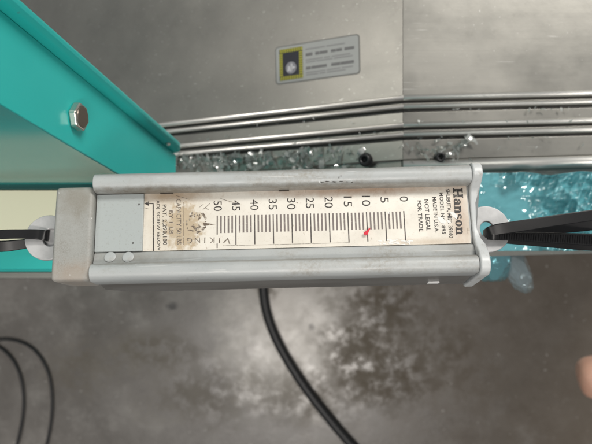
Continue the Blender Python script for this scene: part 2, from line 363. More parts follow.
# ------------------------------------------------------------------ shavings (uncountable scraps)
def shavings(name, label, spots, seed, scale=1.):
    rnd = random.Random(seed); v = []; f = []
    for (p, n, s) in spots:
        t = Vector((rnd.uniform(-1, 1), rnd.uniform(-1, 1), rnd.uniform(-1, 1))); t = (t - n * t.dot(n)).normalized(); b = n.cross(t)
        tilt = rnd.uniform(-.9, .9); b = (b * math.cos(tilt) + n * math.sin(tilt)); nn = t.cross(b)
        L = s * rnd.uniform(.6, 1.9); W = s * rnd.uniform(.25, .7); cur = rnd.uniform(-1.1, 1.1); i0 = len(v)
        k = 5
        for i in range(k + 1):
            a = (i / k - .5); off = nn * (cur * L * (a * a - .08)) + t * (a * L)
            wv = W * (1 - abs(a) * rnd.uniform(.2, 1.3)) * .5
            v.append(p + off + b * wv); v.append(p + off - b * wv)
        for i in range(k): f.append((i0 + 2 * i, i0 + 2 * i + 1, i0 + 2 * i + 3, i0 + 2 * i + 2))
    o = mesh_obj(name, v, f, FLAKE, None, smooth=True); tag(o, label, 'shavings', kind='stuff'); return o
rnd = random.Random(3); spots = []
for i in range(400):
    x = rnd.uniform(170, 312) if i < 330 else rnd.uniform(300, 362); lim = 157 - (x - 176) * .035
    y = lim + abs(rnd.gauss(0, 1)) * 9
    if x > 300: y = rnd.uniform(148, 172)
    if y > 182: continue
    p, n = chute(x, y, rnd.uniform(.001, .005 if x < 300 else .002)); spots.append((p, n, rnd.choice([.003, .004, .006, .010])))
for i in range(16):
    x = rnd.uniform(190, 390); y0 = 134 - (x - 190) * .12
    p, n = chute(x, y0 + rnd.choice([0, 9, 22]) + rnd.uniform(-2, 2), .004); spots.append((p, n, rnd.uniform(.002, .004)))
shavings('plastic_shavings', 'clear crumpled plastic shavings heaped on the sloping chute', spots, 5)
spots = [(P(rnd.uniform(405, 590), rnd.choice([111, 112, 124, 140, 147, 150]) - .03 * 90 + rnd.uniform(-1, 1), DB - .0045), Vector((0, 0, 1)), rnd.uniform(.0015, .004)) for i in range(60)]
spots += [(P(439 + rnd.gauss(0, 14), 153 + rnd.gauss(0, 6), DB - .004), Vector((0, 0, 1)), rnd.uniform(.003, .007)) for i in range(46)]
spots += [(P(455 + t * 18, 147 - t * 8 + rnd.gauss(0, 1), DB - .006), Vector((0, 0, 1)), rnd.uniform(.005, .009)) for t in [i / 12 for i in range(13)]]
shavings('plastic_crumbs', 'sparse clear plastic crumbs scattered along the flat ribbed bed', spots, 9)

# ------------------------------------------------------------------ teal machine frame, at the left
frame = empty('teal_machine_frame', (-.2, .05, 0)); tag(frame, 'teal painted folded sheet post with hex bolt, upper left', 'machine frame')
frame.location = (0, 0, 0)
V = Vector((.172, -.191, -1)); Q = P(176, 208, .72); Wd = .060
def fr(d, u, out=0.):                                # point on the post: lens depth, across the face, out from the face
    return Q + V * (d - .72) + Vector((0, u, 0)) + Vector((1, 0, .172)).normalized() * out
def plate3(name, pts, th, n, mat, bevel=.0008): return slab(name, pts, th, mat, frame, bevel, -n)
nA = Vector((1, 0, .172)).normalized()
plate3('face_plate', [fr(.30, 0), fr(.72, 0), fr(.72, Wd), fr(.30, Wd)], .003, nA, TEAL)
# rolled lip: a strip bent outwards with a curled rim
lipprof = [(Wd + .0002, 0), (Wd + .0006, .006), (Wd + .0012, .0095), (Wd + .0030, .0118), (Wd + .0055, .0124), (Wd + .0075, .0116), (Wd + .0078, .0100), (Wd + .0055, .0102), (Wd + .0042, .0090), (Wd + .0036, .006), (Wd + .0032, -.003), (Wd + .0002, -.003)]
vv = []; ff = []; st = [.30, .70, .715]
for i, d in enumerate(st):
    for (u, o_) in lipprof: vv.append(fr(d, u, o_ if i < 2 else o_ * .55))
n_ = len(lipprof)
for i in range(2):
    for j in range(n_): a = i * n_ + j; b = i * n_ + (j + 1) % n_; ff.append((a, b, b + n_, a + n_))
ff += [tuple(range(n_)), tuple(range(2 * n_, 3 * n_))[::-1]]
mesh_obj('lip', vv, ff, TEAL, frame, bevel=.0005)
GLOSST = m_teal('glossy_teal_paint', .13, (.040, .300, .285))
nB = V.cross(Vector((1, 0, 0))).normalized(); nB = nB if nB.y < 0 else -nB
B0 = [fr(.30, -.0005, -.0005), fr(.612, -.0005, -.0005)]
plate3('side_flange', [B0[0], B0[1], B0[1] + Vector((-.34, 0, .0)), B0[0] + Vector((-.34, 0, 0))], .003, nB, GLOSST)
def face_mat(d, u, out=0):
    p = fr(d, u, out); z = nA; y = Vector((0, 1, 0)); x = y.cross(z)
    return Matrix(((x.x, y.x, z.x, p.x), (x.y, y.y, z.y, p.y), (x.z, y.z, z.z, p.z), (0, 0, 0, 1)))
def find(px, py):                                    # post coordinates of a photo pixel
    o = Vector((0, 0, H)); dd = P(px, py, 1) - o; t = (Q - o).dot(nA) / dd.dot(nA); p = o + dd * t
    d = H - p.z; return d, p.y - (Q + V * (d - .72)).y
d_, u_ = find(75, 117)
hb = hex_bolt('hex_bolt', .0116, .0062, ZINC, None, None); hb.matrix_world = face_mat(d_, u_, .0002) @ Matrix.Rotation(.3, 4, 'Z'); hb.parent = frame
bm = bmesh.new(); bmesh.ops.create_cone(bm, cap_ends=True, segments=24, radius1=.0086, radius2=.0080, depth=.0006)
o = bm_obj('bolt_face', bm, DARKZ, None, bevel=.0001); o.matrix_world = face_mat(d_, u_, .0068); o.parent = frame
bm = bmesh.new(); bmesh.ops.create_uvsphere(bm, u_segments=14, v_segments=8, radius=.0028)
o = bm_obj('rivet', bm, ZINC, frame, smooth=True); o.location = fr(find(163, 141.5)[0], Wd + .0003, .0055)
# base under the post: cream board, teal beam, grey edge
cab = empty('low_cabinet', (0, 0, 0)); tag(cab, 'low cabinet with cream top and teal beam, behind the left eyelet', 'cabinet')
DC = .62
def flat(name, x0, x1, y0, y1, d, th, mat, bevel=.001):
    a, b = P(x0, y1, d), P(x1, y0, d); bm = bmesh.new(); box(bm, (a.x, a.y, a.z - th), (b.x, b.y, b.z)); return bm_obj(name, bm, mat, cab, bevel=bevel)
flat('cream_board', -150, 118, 190, 246.5, DC, .012, CREAM)
flat('shade_strip', -150, 118, 181.5, 189.6, DC - .004, .02, m_teal('shaded_teal_paint', .3, (.008, .075, .07)))  # dark strip standing in for the shadow gap at the foot of the post
flat('teal_beam', -150, 150, 246, 272, .66, .04, TEAL, .003)
flat('edge_strip', -150, 150, 271.5, 279, .675, .04, STEEL, .0015)
bm = bmesh.new(); a, b = P(-150, 268, .66), P(112, 190, .66); box(bm, (a.x, a.y, 0), (b.x, b.y, H - DC - .0125)); bm_obj('carcass', bm, TEAL, cab, bevel=.002)

# ------------------------------------------------------------------ blue plastic bag lying over the bed edge
FILM = m_film('blue_film', (.30, .82, .90), .55, .06); FILM2 = m_film('blue_wrap', (.22, .74, .84), .40, .05, False, .08)
bag = empty('blue_plastic_bag', P(540, 215, DB + .008)); tag(bag, 'crumpled translucent blue plastic bag hanging over the bed edge, right', 'plastic bag')
bag_inv = bag.location.copy()
def crumple(px0, px1, py0, py1, nx, ny, zf, mat, name, edge=None):
    v = []; f = []
    for j in range(ny + 1):
        for i in range(nx + 1):
            s, t = i / nx, j / ny; px = px0 + (px1 - px0) * s; py = py0 + (py1 - py0) * t
            if edge: px, py = edge(px, py, s, t)
            d = zf(px, py, s, t); v.append(P(px, py, d) - bag_inv)
    for j in range(ny):
        for i in range(nx): a = j * (nx + 1) + i; f.append((a, a + 1, a + nx + 2, a + nx + 1))
    o = mesh_obj(name, v, f, mat, bag, smooth=True); o.modifiers.new('thickness', 'SOLIDIFY').thickness = .0002; return o
def fold(px, py, sc, seed):                          # crumpled film: crossed sharp creases
    rr = random.Random(int(seed * 10)); h = 0
    wx = 6 * noise.noise(Vector((px * .03, py * .03, seed))); wy = 6 * noise.noise(Vector((px * .03, py * .03, seed + 9)))
    for k in range(5):
        an = rr.uniform(0, PI); ph = rr.uniform(0, 9); fq = sc * rr.uniform(.6, 1.5)
        t = ((px + wx) * math.cos(an) + (py + wy) * math.sin(an)) * fq + ph; t = abs((t % 2) - 1); h += t * t
    return h / 2.5 - .4
def z_sheet(px, py, s, t):
    calm = .12 + .88 * max(0, min(1, (px - 530 + (py < 186) * 40) / 25))
    bulge = max(0, min(1, (px - 540) / 40)) * .016
    return DB - .001 - bulge - .020 * calm * fold(px, py, .06, 2.1) - .008 * calm * fold(px, py, .17, 4)
crumple(470, 690, 173, 251, 220, 90, z_sheet, FILM, 'upper_film', lambda px, py, s, t: (px, py + (4 * noise.noise(Vector((px * .03, 0, 3))) if t < .05 else 0)))
def puff(name, a, b, ra, rb, mat, seed, amp):         # a blown-up crumpled end of the bag, from a to b
    bm = bmesh.new(); bmesh.ops.create_icosphere(bm, subdivisions=5, radius=1)
    ax = (b - a); L_ = ax.length / 2; ax.normalize(); sd = ax.cross(Vector((0, 0, 1))).normalized(); up_ = sd.cross(ax); m = (a + b) / 2; rr = random.Random(seed)
    dirs = [(Vector((rr.gauss(0, 1), rr.gauss(0, 1), rr.gauss(0, 1))).normalized(), rr.uniform(.78, .97)) for _ in range(60)]
    for v_ in bm.verts:
        n_ = v_.co.normalized(); rad_ = 1.0
        for dv, off_ in dirs:                        # cut flat facets, so that creases run between them
            c_ = n_.dot(dv)
            if c_ > .2: rad_ = min(rad_, off_ / c_)
        rad_ += amp * noise.noise(n_ * 4 + Vector((seed, 0, 0))) + amp * .5 * abs(noise.noise(n_ * 9 + Vector((0, seed, 0))))
        t = n_.dot(Vector((1, 0, 0))) * .5 + .5; w_ = ra + (rb - ra) * t; q = n_ * rad_
        v_.co = m + ax * q.x * L_ + sd * q.y * w_ + up_ * q.z * w_ * .8 - bag_inv
    return bm_obj(name, bm, mat, bag, smooth=True)
CLEARB = m_film('clear_wrap', (.66, .82, .86), .22, .05, False, .10)
puff('blue_pouch', P(478, 234, .69), P(503, 281, .72), .032, .024, FILM2, 3, .05)
puff('clear_corner', P(502, 246, .70), P(531, 294, .74), .019, .014, CLEARB, 8, .05)
# ------------------------------------------------------------------ cables on the floor
def fp(px, py, r, lift=0): return P(px, py, H - r - lift)
h1 = tube('black_hose', [fp(x, y, .0095) for x, y in ((276, 200), (264, 240), (262, 280), (265, 312), (278, 345), (302, 384), (330, 420), (352, 446), (380, 475))], .0095, RUBBER); tag(h1, 'thick black hose curving over the concrete floor below the scale', 'hose')
h2 = tube('thin_cable', [fp(x, y, .0032) for x, y in ((-30, 345), (-5, 339), (12, 338), (33, 346), (47, 365), (54, 392), (52, 430), (40, 470))], .0032, RUBBER); tag(h2, 'thin dark cable on the floor, outer one of the pair at lower left', 'cable', 'thin cables on the floor')
h3 = tube('thin_cable', [fp(x, y, .0032) for x, y in ((-30, 340), (-8, 342), (6, 350), (18, 366), (25, 390), (24, 425), (10, 470))], .0032, RUBBER); tag(h3, 'thin dark cable on the floor, inner one of the pair at lower left', 'cable', 'thin cables on the floor')

# ------------------------------------------------------------------ the hanging scale
D0 = .44; O = P(280, 222, D0)
MS = Matrix.Translation(O) @ Matrix.Rotation(math.radians(1.4), 4, 'Z') @ Matrix.Rotation(math.radians(-13), 4, 'X')
MSI = MS.inverted()
scale = empty('hanging_scale', mat=MS); tag(scale, 'worn light grey tubular hanging scale with cream printed fifty pound face', 'hanging scale')
def S(px, py, h=0.):                                 # scale-local point at height h above the face plate
    o = MSI @ Vector((0, 0, H)); d = (MSI.to_3x3() @ (P(px, py, 1) - Vector((0, 0, H)))); t = (h - o.z) / d.z
    return o + d * t
mm = .001
# cross-section of the channel body (y, h) in mm
top_r = arc(28.6, 6.0, 6.6, 0, 150, 12); bot_r = arc(-33.2, 5.4, 6.1, 8, 180, 14)
trough = [(22.5, 4), (22.3, -1.2), (-18.2, -1.2), (-18.9, .9), (-20, 1.6), (-26.4, 3.6), (-27.0, 4.2)]
sect = [(35.4, -6.2), (36.2, -5), (35.2, 2)] + top_r + trough + bot_r + [(-39.2, 2), (-39.6, -5), (-38.9, -6.2)]
sect = [(y * mm, h * mm) for y, h in sect]
extrude_profile('channel_body', sect, -.1265, .1315, PAINT, scale, bevel=.0005)
HOUS = N('dark_grey_housing'); HOUS.set(HOUS.mix(HOUS.math('MULTIPLY', HOUS.ramp(HOUS.noise(40, 5, .7, (.2, 1, 1)), .42, .68), .6), (.20, .197, .190), (.075, .068, .060)), .34, .3); HOUS = HOUS.m
hs = [(y * mm, h * mm) for y, h in ((36.5, -35), (35.6, -6.4), (-39.2, -6.4), (-40.2, -20), (-41.5, -34), (-40.5, -35.5))]
extrude_profile('rear_housing', hs, 0, 0, HOUS, scale, bevel=.0008, xs=[-.124, -.108, .1314], warp=lambda i, p: p if i else Vector((p.x, p.y, p.z if p.z > -.008 else p.z * .55)))
# end lip following the section, waisted in the middle
lip_o = [(y * mm, h * mm) for y, h in ([(39, -37), (38, -2), (37, 3)] + arc(28.6, 6.3, 8.2, 0, 100, 9) + [(23.5, 11), (20.5, 5), (17, 2.2), (10, .8), (0, .3), (-8, .6), (-15, 2.2), (-20, 5.4), (-25.5, 10.5)] + arc(-33.4, 5.5, 7.9, 70, 180, 9) + [(-41.8, -4), (-43.6, -36), (-42, -37)])]
v = []; n_ = len(lip_o)
def lx(y, outer): 
    m = math.exp(-((y * 1000 + 1) / 16) ** 4)
    return (.1385 - .0032 * m) if outer else (.1316)
for outer in (0, 1):
    for (y, h) in lip_o: v.append((lx(y, outer), y, h))
f = [(j, (j + 1) % n_, n_ + (j + 1) % n_, n_ + j) for j in range(n_)] + [tuple(range(n_)), tuple(range(n_, 2 * n_))[::-1]]
LIPP = N('worn_bright_enamel'); LIPP.set(LIPP.mix(LIPP.ramp(LIPP.noise(160, 5, .7), .55, .72), (.56, .58, .58), (.36, .35, .32)), .36); LIPP = LIPP.m
mesh_obj('end_lip', v, f, LIPP, scale, bevel=.0014, seg=3)
# end cap on the left
bm = bmesh.new(); box(bm, (-.1535, -.0385, -.021), (-.1268, .0268, .0075))
for q in bm.verts:
    if q.co.z < 0: q.co.x += .004 if q.co.x < -.14 else 0
bm_obj('end_cap', bm, CAP, scale, bevel=.0032, seg=4)
# sliding plate
PL2 = N('slider_enamel'); PL2.set(PL2.mix(PL2.math('MULTIPLY', PL2.ramp(PL2.noise(500, 4, .8), .56, .72), .45), (.37, .40, .395), (.20, .18, .15)), .42); PL2 = PL2.m
bm = bmesh.new(); box(bm, (-.1264, -.0183, -.0009), (-.0938, .0222, .0022)); sp = bm_obj('slider_plate', bm, PL2, scale, bevel=.0006)
for (px, py) in ((139, 204.5), (133, 243)):
    p = S(px, py, .0023); bm = bmesh.new(); bmesh.ops.create_cone(bm, cap_ends=True, segments=10, radius1=.0006, radius2=.0005, depth=.0004); o = bm_obj('pin_hole', bm, DARKSLOT, sp); o.location = p
for px in (110, 128):
    p = S(px, 257, .0026); bm = bmesh.new(); bmesh.ops.create_uvsphere(bm, u_segments=20, v_segments=10, radius=.0040)
    for q in bm.verts: q.co.z *= .10
    o = bm_obj('rivet', bm, PAINT, scale, smooth=True); o.location = p; o.rotation_euler = (-.30, 0, 0)
# printed face plate
pv = [(-.0942, -.0181), (.1300, -.0181), (.1300, .0235), (-.0942, .0235)]
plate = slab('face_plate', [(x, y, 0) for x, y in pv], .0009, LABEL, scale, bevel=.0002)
GR = m_plain('grime_brown', (.07, .055, .042), .7)
for (x0, x1) in ((160, 173), (279, 289)):            # small dark keeper tabs under the upper rail
    a, b = S(x0, 193.6 - (x0 - 160) * .022, .0015), S(x1, 189.5 - (x0 - 160) * .022, .0015); bm = bmesh.new(); box(bm, (a.x, a.y, .0002), (b.x, .0222, .0016)); bm_obj('keeper_tab', bm, GR, scale, bevel=.0002)
Z = [.00006]
def flat_mesh(name, polys, mat, parent=plate, z=None):   # flat print: polygons a hair above the plate
    bm = bmesh.new()
    for i, pl in enumerate(polys):
        q = [bm.verts.new((x, y, (z or Z[0]) + i % 7 * .000004)) for x, y in pl]
        ff_ = bm.faces.new(q); ff_.normal_update()
        if ff_.normal.z < 0: ff_.normal_flip()
    me = bpy.data.meshes.new(name); bm.to_mesh(me); bm.free()
    return link(name, me, mat, parent)
def lettering(s, p0, p1, hpx, mat, bold=0., name='lettering', sp=1.):
    a, b = S(*p0), S(*p1); d = Vector((b.x - a.x, b.y - a.y)); L = d.length; d /= L; up = Vector((-d.y, d.x)); hh = hpx * K * D0
    cu = bpy.data.curves.new('t', 'FONT'); cu.body = s; cu.size = 1; cu.offset = bold; cu.space_character = sp; cu.resolution_u = 4
    me = curve_mesh(cu, name)
    xs = [q.co.x for q in me.vertices]; ys = [q.co.y for q in me.vertices]; x0, x1, y0, y1 = min(xs), max(xs), min(ys), max(ys)
    if ',' in s or '(' in s: y0 = 0
    for q in me.vertices:
        t = (q.co.x - x0) / (x1 - x0) * L; u = ((q.co.y - y0) / (y1 - y0) - .5) * hh; q.co = (a.x + d.x * t + up.x * u, a.y + d.y * t + up.y * u, Z[0])
    return link(name, me, mat, plate)
# graduation
x50, x0_ = S(217.2, 232).x, S(404.6, 225).x
def tick(i, yt, yb_, wd): x = x0_ + (x50 - x0_) * i / 50; return [(x - wd / 2, yb_), (x + wd / 2, yb_), (x + wd / 2, yt), (x - wd / 2, yt)]
flat_mesh('minor_ticks', [tick(i, .0053, -.0068, .00112) for i in range(51) if i % 5], TICK)
flat_mesh('major_ticks', [tick(i, .0056, -.0152 if i < 50 else -.0078, .00080) for i in range(0, 51, 5)] + [tick(50, -.0140, -.0172, .0007)], m_ink('dark_grey_ink', (.075, .065, .06), .2))
flat_mesh('base_rule', [[S(250, 251), S(346, 248)][0:0] or [(x50 + .004, -.0158), (x0_ - .038, -.0158), (x0_ - .038, -.01555), (x50 + .004, -.01555)]], FADED)
for s, xa, xb, ya, yb_ in (('50', 213.4, 222, 201, 211), ('45', 231.6, 240.2, 200.3, 210.6), ('40', 250, 258.6, 199.6, 210), ('35', 268.4, 277, 199, 209.6), ('30', 287, 295.4, 198.2, 209.4), ('25', 305.6, 314, 197.6, 208.2), ('20', 324.5, 332.8, 197, 207.8), ('15', 343.4, 352, 196.4, 206.8), ('10', 362, 370, 195.8, 206), ('5', 380.2, 388.6, 197, 202.8), ('0', 399.6, 408, 196.4, 201.6)):
    xm = (xa + xb) / 2; lettering(s, (xm, ya), (xm + .2, yb_), 8.3, INK, 0., 'numeral')
# maker's text, right
def glyph(kind):                                     # heavy slab-serif letters, unit height 1 (x-height .7), list of polygons
    def r(x0, y0, x1, y1): return [(x0, y0), (x1, y0), (x1, y1), (x0, y1)]
    def rg(cx, cy, ro, rp, ri, rq, a0=0, a1=360, n=20):
        A = [math.radians(a0 + (a1 - a0) * i / n) for i in range(n + 1)]
        return [[(cx + ro * math.cos(A[i]), cy + rp * math.sin(A[i])), (cx + ro * math.cos(A[i + 1]), cy + rp * math.sin(A[i + 1])), (cx + ri * math.cos(A[i + 1]), cy + rq * math.sin(A[i + 1])), (cx + ri * math.cos(A[i]), cy + rq * math.sin(A[i]))] for i in range(n)]
    if kind == 'H': return [r(.08, 0, .34, 1), r(.62, 0, .88, 1), r(.3, .42, .66, .58), r(0, 0, .42, .13), r(.54, 0, .96, .13), r(0, .87, .42, 1), r(.54, .87, .96, 1)], 1.0
    if kind == 'a': return rg(.27, .22, .27, .23, .08, .10) + [r(.38, 0, .60, .50), r(.54, 0, .68, .11)] + rg(.33, .46, .27, .25, .07, .13, 0, 175), .70
    if kind == 'n': return [r(.07, 0, .29, .70), r(.46, 0, .68, .46), r(0, 0, .36, .11), r(.40, 0, .75, .11), r(0, .60, .2, .71)] + rg(.44, .44, .24, .27, .04, .12, 0, 170), .78
    if kind == 's': return rg(.26, .51, .25, .20, .09, .08, 20, 270) + rg(.26, .20, .27, .21, .10, .09, -160, 90), .58
    return rg(.31, .35, .31, .36, .10, .24), .66
a, b = S(457.2, 188.2), S(460.6, 235.2); d = Vector((b.x - a.x, b.y - a.y)); L = d.length; d /= L; up = Vector((-d.y, d.x)); hh = 9.8 * K * D0
polys = []; x = 0
for ch in 'Hanson':
    g_, adv = glyph(ch); polys += [[(q[0] + x, q[1]) for q in pl] for pl in g_]; x += adv
flat_mesh('maker_name', [[(a.x + d.x * u / x * L + up.x * (v_ - .45) * hh, a.y + d.y * u / x * L + up.y * (v_ - .45) * hh) for u, v_ in pl] for pl in polys], INK)
lettering('SHUBUTA, MISS. 39360', (447.6, 189), (451.4, 238), 3.9, INK, .02)
lettering('MODEL NO. 895', (441, 192.5), (444, 234), 3.9, INK, .022, sp=1.1)
lettering('MADE IN U.S.A.', (434.3, 197), (436.9, 232.5), 4.0, INK, .022)
lettering('NOT LEGAL', (426.2, 199.5), (428.6, 231), 4.2, INK, .022)
lettering('FOR TRADE', (419.2, 200.5), (421.2, 231.5), 4.2, INK, .022)
# left text, arrow, emblem
lettering('ADJ. SCREW BELOW', (157.6, 200.3), (158.4, 250.6), 4.0, INK, .008)
lettering('PAT. 2,298,180', (164.6, 204.6), (165.2, 245), 4.0, INK, .008)
lettering('BY 1 LB', (171.1, 210.5), (171.4, 234), 4.2, FADED, .012)
lettering('CAPACITY 50 LBS', (178.6, 199), (179.2, 244.5), 4.6, FADED, .012)
def seg(p, q, wpx): a, b = S(*p).xy, S(*q).xy; d = (b - a).normalized(); n = Vector((-d.y, d.x)) * wpx * K * D0 / 2; return [a + n, a - n, b - n, b + n]
flat_mesh('pointing_arrow', [seg((153.2, 203.6), (153.4, 251), 1.1), seg((153.6, 203.6), (148, 203.6), 1.1), [S(144.2, 203.6).xy, S(149, 201.2).xy, S(149, 206).xy]], INK)
flat_mesh('rule', [seg((183.2, 202), (183.4, 245), .5)], FADED)
for ch, px, py, an in (('V', 227.3, 240.6, 12), ('I', 219.5, 240.4, 4), ('K', 212, 240.2, 0), ('I', 204.8, 240.2, 0), ('N', 197.4, 240.4, -4), ('G', 189.6, 240.6, -10)):
    w_ = {'I': .5, 'V': 3.6}.get(ch, 2.6); dy = math.tan(math.radians(an)) * w_; lettering(ch, (px + w_, py + dy), (px - w_, py - dy), 5.6, FADED, .004, 'emblem_letter')
rnd = random.Random(11); polys = []
def pxpoly(pts): return [S(*p).xy for p in pts]
for i in range(26):                                  # worn round emblem: broken dabs round a ring, a darker lower half
    an = rnd.uniform(0, 2 * PI); rr = 9.3 + rnd.uniform(-1, .8); ln = rnd.uniform(.12, .35)
    polys.append(pxpoly([(196 + rr * math.cos(an), 223.5 + rr * .95 * math.sin(an)), (196 + (rr + 1) * math.cos(an + ln / 2), 223.5 + (rr + 1) * .95 * math.sin(an + ln / 2)), (196 + rr * math.cos(an + ln), 223.5 + rr * .95 * math.sin(an + ln)), (196 + (rr - .8) * math.cos(an + ln / 2), 223.5 + (rr - .8) * .95 * math.sin(an + ln / 2))]))
for i in range(20):
    x_, y_ = 195.5 + rnd.gauss(0, 4), 227.2 + rnd.gauss(0, 1.8); l_, w_ = rnd.uniform(2, 5.5), rnd.uniform(.7, 1.6)
    polys.append(pxpoly([(x_ - l_ / 2, y_), (x_, y_ - w_ / 2), (x_ + l_ / 2, y_ + .3), (x_, y_ + w_ / 2)]))
for i in range(9):
    x_, y_ = 195 + rnd.gauss(0, 3.5), 217.5 + rnd.gauss(0, 2.2); l_ = rnd.uniform(1.5, 3.6)
    polys.append(pxpoly([(x_, y_ - l_ / 2), (x_ + .7, y_), (x_, y_ + l_ / 2), (x_ - .7, y_)]))
polys += [pxpoly([(201, 213.5), (203.5, 212.5), (207, 218.5), (205.5, 219.5)]), pxpoly([(203, 222.5), (215.5, 224.4), (204, 226)])]
flat_mesh('worn_emblem', polys, m_ink('emblem_ink', (.13, .10, .075), .75), z=.0001)
for pl in [seg((199, 207.5), (203.5, 204.2), .4), seg((203, 209.5), (210, 203.5), .5), seg((205.5, 208), (208.5, 209.8), .5), seg((220, 198.4), (228, 201), .45), seg((228, 201), (234, 202.6), .6), seg((296.5, 202), (298, 203.4), .8), seg((176, 195.6), (190, 199.5), .35), seg((141, 207), (149, 209), .35)]: flat_mesh('scratch', [pl], FADED, z=.00011)
PALE = m_plain('pale_mark', (.78, .77, .74), .3)  # pale colour for the patches and the painted glare
for pl in [pxpoly([(449, 211.2), (454.5, 212.6), (457.6, 216), (456.6, 219), (452, 216)]), pxpoly([(437, 216.2), (442.2, 217.4), (446.2, 221.2), (445, 224), (440, 222.4), (438, 219)]), pxpoly([(446.5, 219.5), (450, 220.5), (451, 223), (448, 223)]), pxpoly([(387.5, 212.2), (389.2, 212), (389.6, 213.6), (388, 214)])]: flat_mesh('pale_patch', [pl], PALE, z=.00014)  # pale patches over the print
rc = flat_mesh('glare_flecks', 
          [pxpoly([(x_, y_), (x_ + l_, y_ - .5), (x_ + l_ * 1.2, y_ + w_), (x_ + .2 * l_, y_ + w_ * .8)]) for x_, y_, l_, w_ in [(rnd.uniform(376, 415), 241.6 + rnd.gauss(0, 1.3), rnd.uniform(1, 5), rnd.uniform(.5, 1.3)) for i in range(26)]], PALE, z=.00014); rc['kind'] = 'stuff'  # white glare smear painted on as flecks
# red tipped pointer
pz = [(*S(*p).xy, .0024) for p in ((364, 235.6), (363.4, 233.4), (365.8, 231.4), (369.4, 228.4), (370, 229.4), (368.8, 231.7), (367.2, 235.3))]
RED = m_plain('red_plastic', (.62, .035, .06), .35); slab('red_pointer', pz, .0010, RED, scale, bevel=.0003)
# scuffs on the upper rail and tiny white tag underneath
def rail_pt(px, py): return S(px, py, .0124)
bm = bmesh.new()
for (px, py, l_, w_) in ((322, 182.6, 4, .8), (327, 181.4, 5, 1.1), (334, 181.8, 6, 1.5), (341, 181.4, 5, 1.0), (347, 181.8, 3, .8), (339, 177.6, 1, 3), (341, 176, 2.5, .8), (352, 182.4, 2, .7)):
    q = [S(px + a_ * l_ / 2, py + b_ * w_ / 2, 0) for a_, b_ in ((-1, .3), (-.3, -1), (1, -.4), (.4, 1))]
    pts = []
    for p in q:                                      # drop onto the rounded rail
        o_ = MSI @ Vector((0, 0, H)); dd = (p - o_).normalized(); cy, cz, R_ = .0286, .0060, .0066 + .00008
        A = dd.y ** 2 + dd.z ** 2; B = 2 * (dd.y * (o_.y - cy) + dd.z * (o_.z - cz)); Cc = (o_.y - cy) ** 2 + (o_.z - cz) ** 2 - R_ ** 2; disc = max(0, B * B - 4 * A * Cc)
        pts.append(bm.verts.new(o_ + dd * ((-B - math.sqrt(disc)) / (2 * A))))
    bm.faces.new(pts)
bm_obj('scuff', bm, m_plain('scuff_dark', (.05, .045, .04), .7), scale)
bm = bmesh.new(); box(bm, (.1035, -.0418, -.028), (.1115, -.0405, -.0225)); o = bm_obj('tag', bm, WHITE, scale, bevel=.0002)
# eyelets
EYE = N('zinc_grey'); EYE.set(EYE.mix(EYE.ramp(EYE.noise(120, 4), .4, .7), (.52, .52, .52), (.42, .42, .42)), .38, .25); EYE = EYE.m
def eyelet(cx, cy, z, r, hole, hx, inner):           # round tab with a hole and a straight root into the body
    n = 48; v = []; f = []
    for zz in (z, z - .0028):
        for rr, ox in ((r, 0), (hole, hx)):
            for i in range(n):
                a = 2 * PI * i / n; v.append((cx + ox + rr * math.cos(a), cy + rr * math.sin(a) * (1.0 if rr == r else 1.15), zz))
    for i in range(n):
        j = (i + 1) % n
        f += [(i, j, n + j, n + i), (2 * n + i, 3 * n + i, 3 * n + j, 2 * n + j), (i, 2 * n + i, 2 * n + j, j), (n + i, n + j, 3 * n + j, 3 * n + i)]
    return mesh_obj('eyelet', v, f, EYE, scale, bevel=.0006)
eR = S(487, 229, -.014); eyelet(eR.x, eR.y, -.014, .0168, .0048, 0, 1)
eL = S(47.5, 237.5, -.012); eyelet(eL.x, eL.y, -.012, .0162, .0055, .002, -1)
bm = bmesh.new(); box(bm, (eL.x - .004, eL.y - .0155, -.0172), (-.148, eL.y + .0155, -.0152)); bm_obj('eyelet_root', bm, EYE, scale)
bm = bmesh.new(); box(bm, (.1300, eR.y - .016, -.0192), (eR.x - .006, eR.y + .016, -.0172)); bm_obj('eyelet_root', bm, EYE, scale)

# ------------------------------------------------------------------ cable ties
def strap(bm, pts, wid, th, wdirs=None):             # flat ribbon along (px, py, depth, width_px, angle) stations, smoothed
    P3 = [(P(a, b, c), w_, an) for a, b, c, w_, an in pts]; out = []
    for i in range(len(P3) - 1):                     # Catmull-Rom
        p0, p1, p2, p3 = P3[max(i - 1, 0)], P3[i], P3[i + 1], P3[min(i + 2, len(P3) - 1)]
        for k in range(14):
            t = k / 14; cr = lambda a, b, c, d: .5 * (2 * b + (c - a) * t + (2 * a - 5 * b + 4 * c - d) * t * t + (3 * b - a - 3 * c + d) * t ** 3)
            out.append((cr(p0[0], p1[0], p2[0], p3[0]), p1[1] + (p2[1] - p1[1]) * t, p1[2] + (p2[2] - p1[2]) * t))
    out.append(P3[-1]); rings = []; fr_ = []
    for i, (p, w_, an) in enumerate(out):
        tn = (out[min(i + 1, len(out) - 1)][0] - out[max(i - 1, 0)][0]).normalized()
        wv = Vector((0, math.cos(math.radians(an)), math.sin(math.radians(an)))); wv = (wv - tn * wv.dot(tn)).normalized(); nv = tn.cross(wv); nv = nv if nv.z > 0 else -nv
        W = w_ * K * D0 / 2; fr_.append((p, tn, wv, nv, W))
        rings.append([bm.verts.new(p + wv * a * W + nv * b * th / 2) for a, b in ((-1, -.6), (-.86, -1), (.86, -1), (1, -.6), (1, .6), (.86, 1), (-.86, 1), (-1, .6))])
    for a, b in zip(rings, rings[1:]):
        for j in range(8): bm.faces.new((a[j], a[(j + 1) % 8], b[(j + 1) % 8], b[j]))
    bm.faces.new(rings[0]); bm.faces.new(rings[-1][::-1]); return fr_
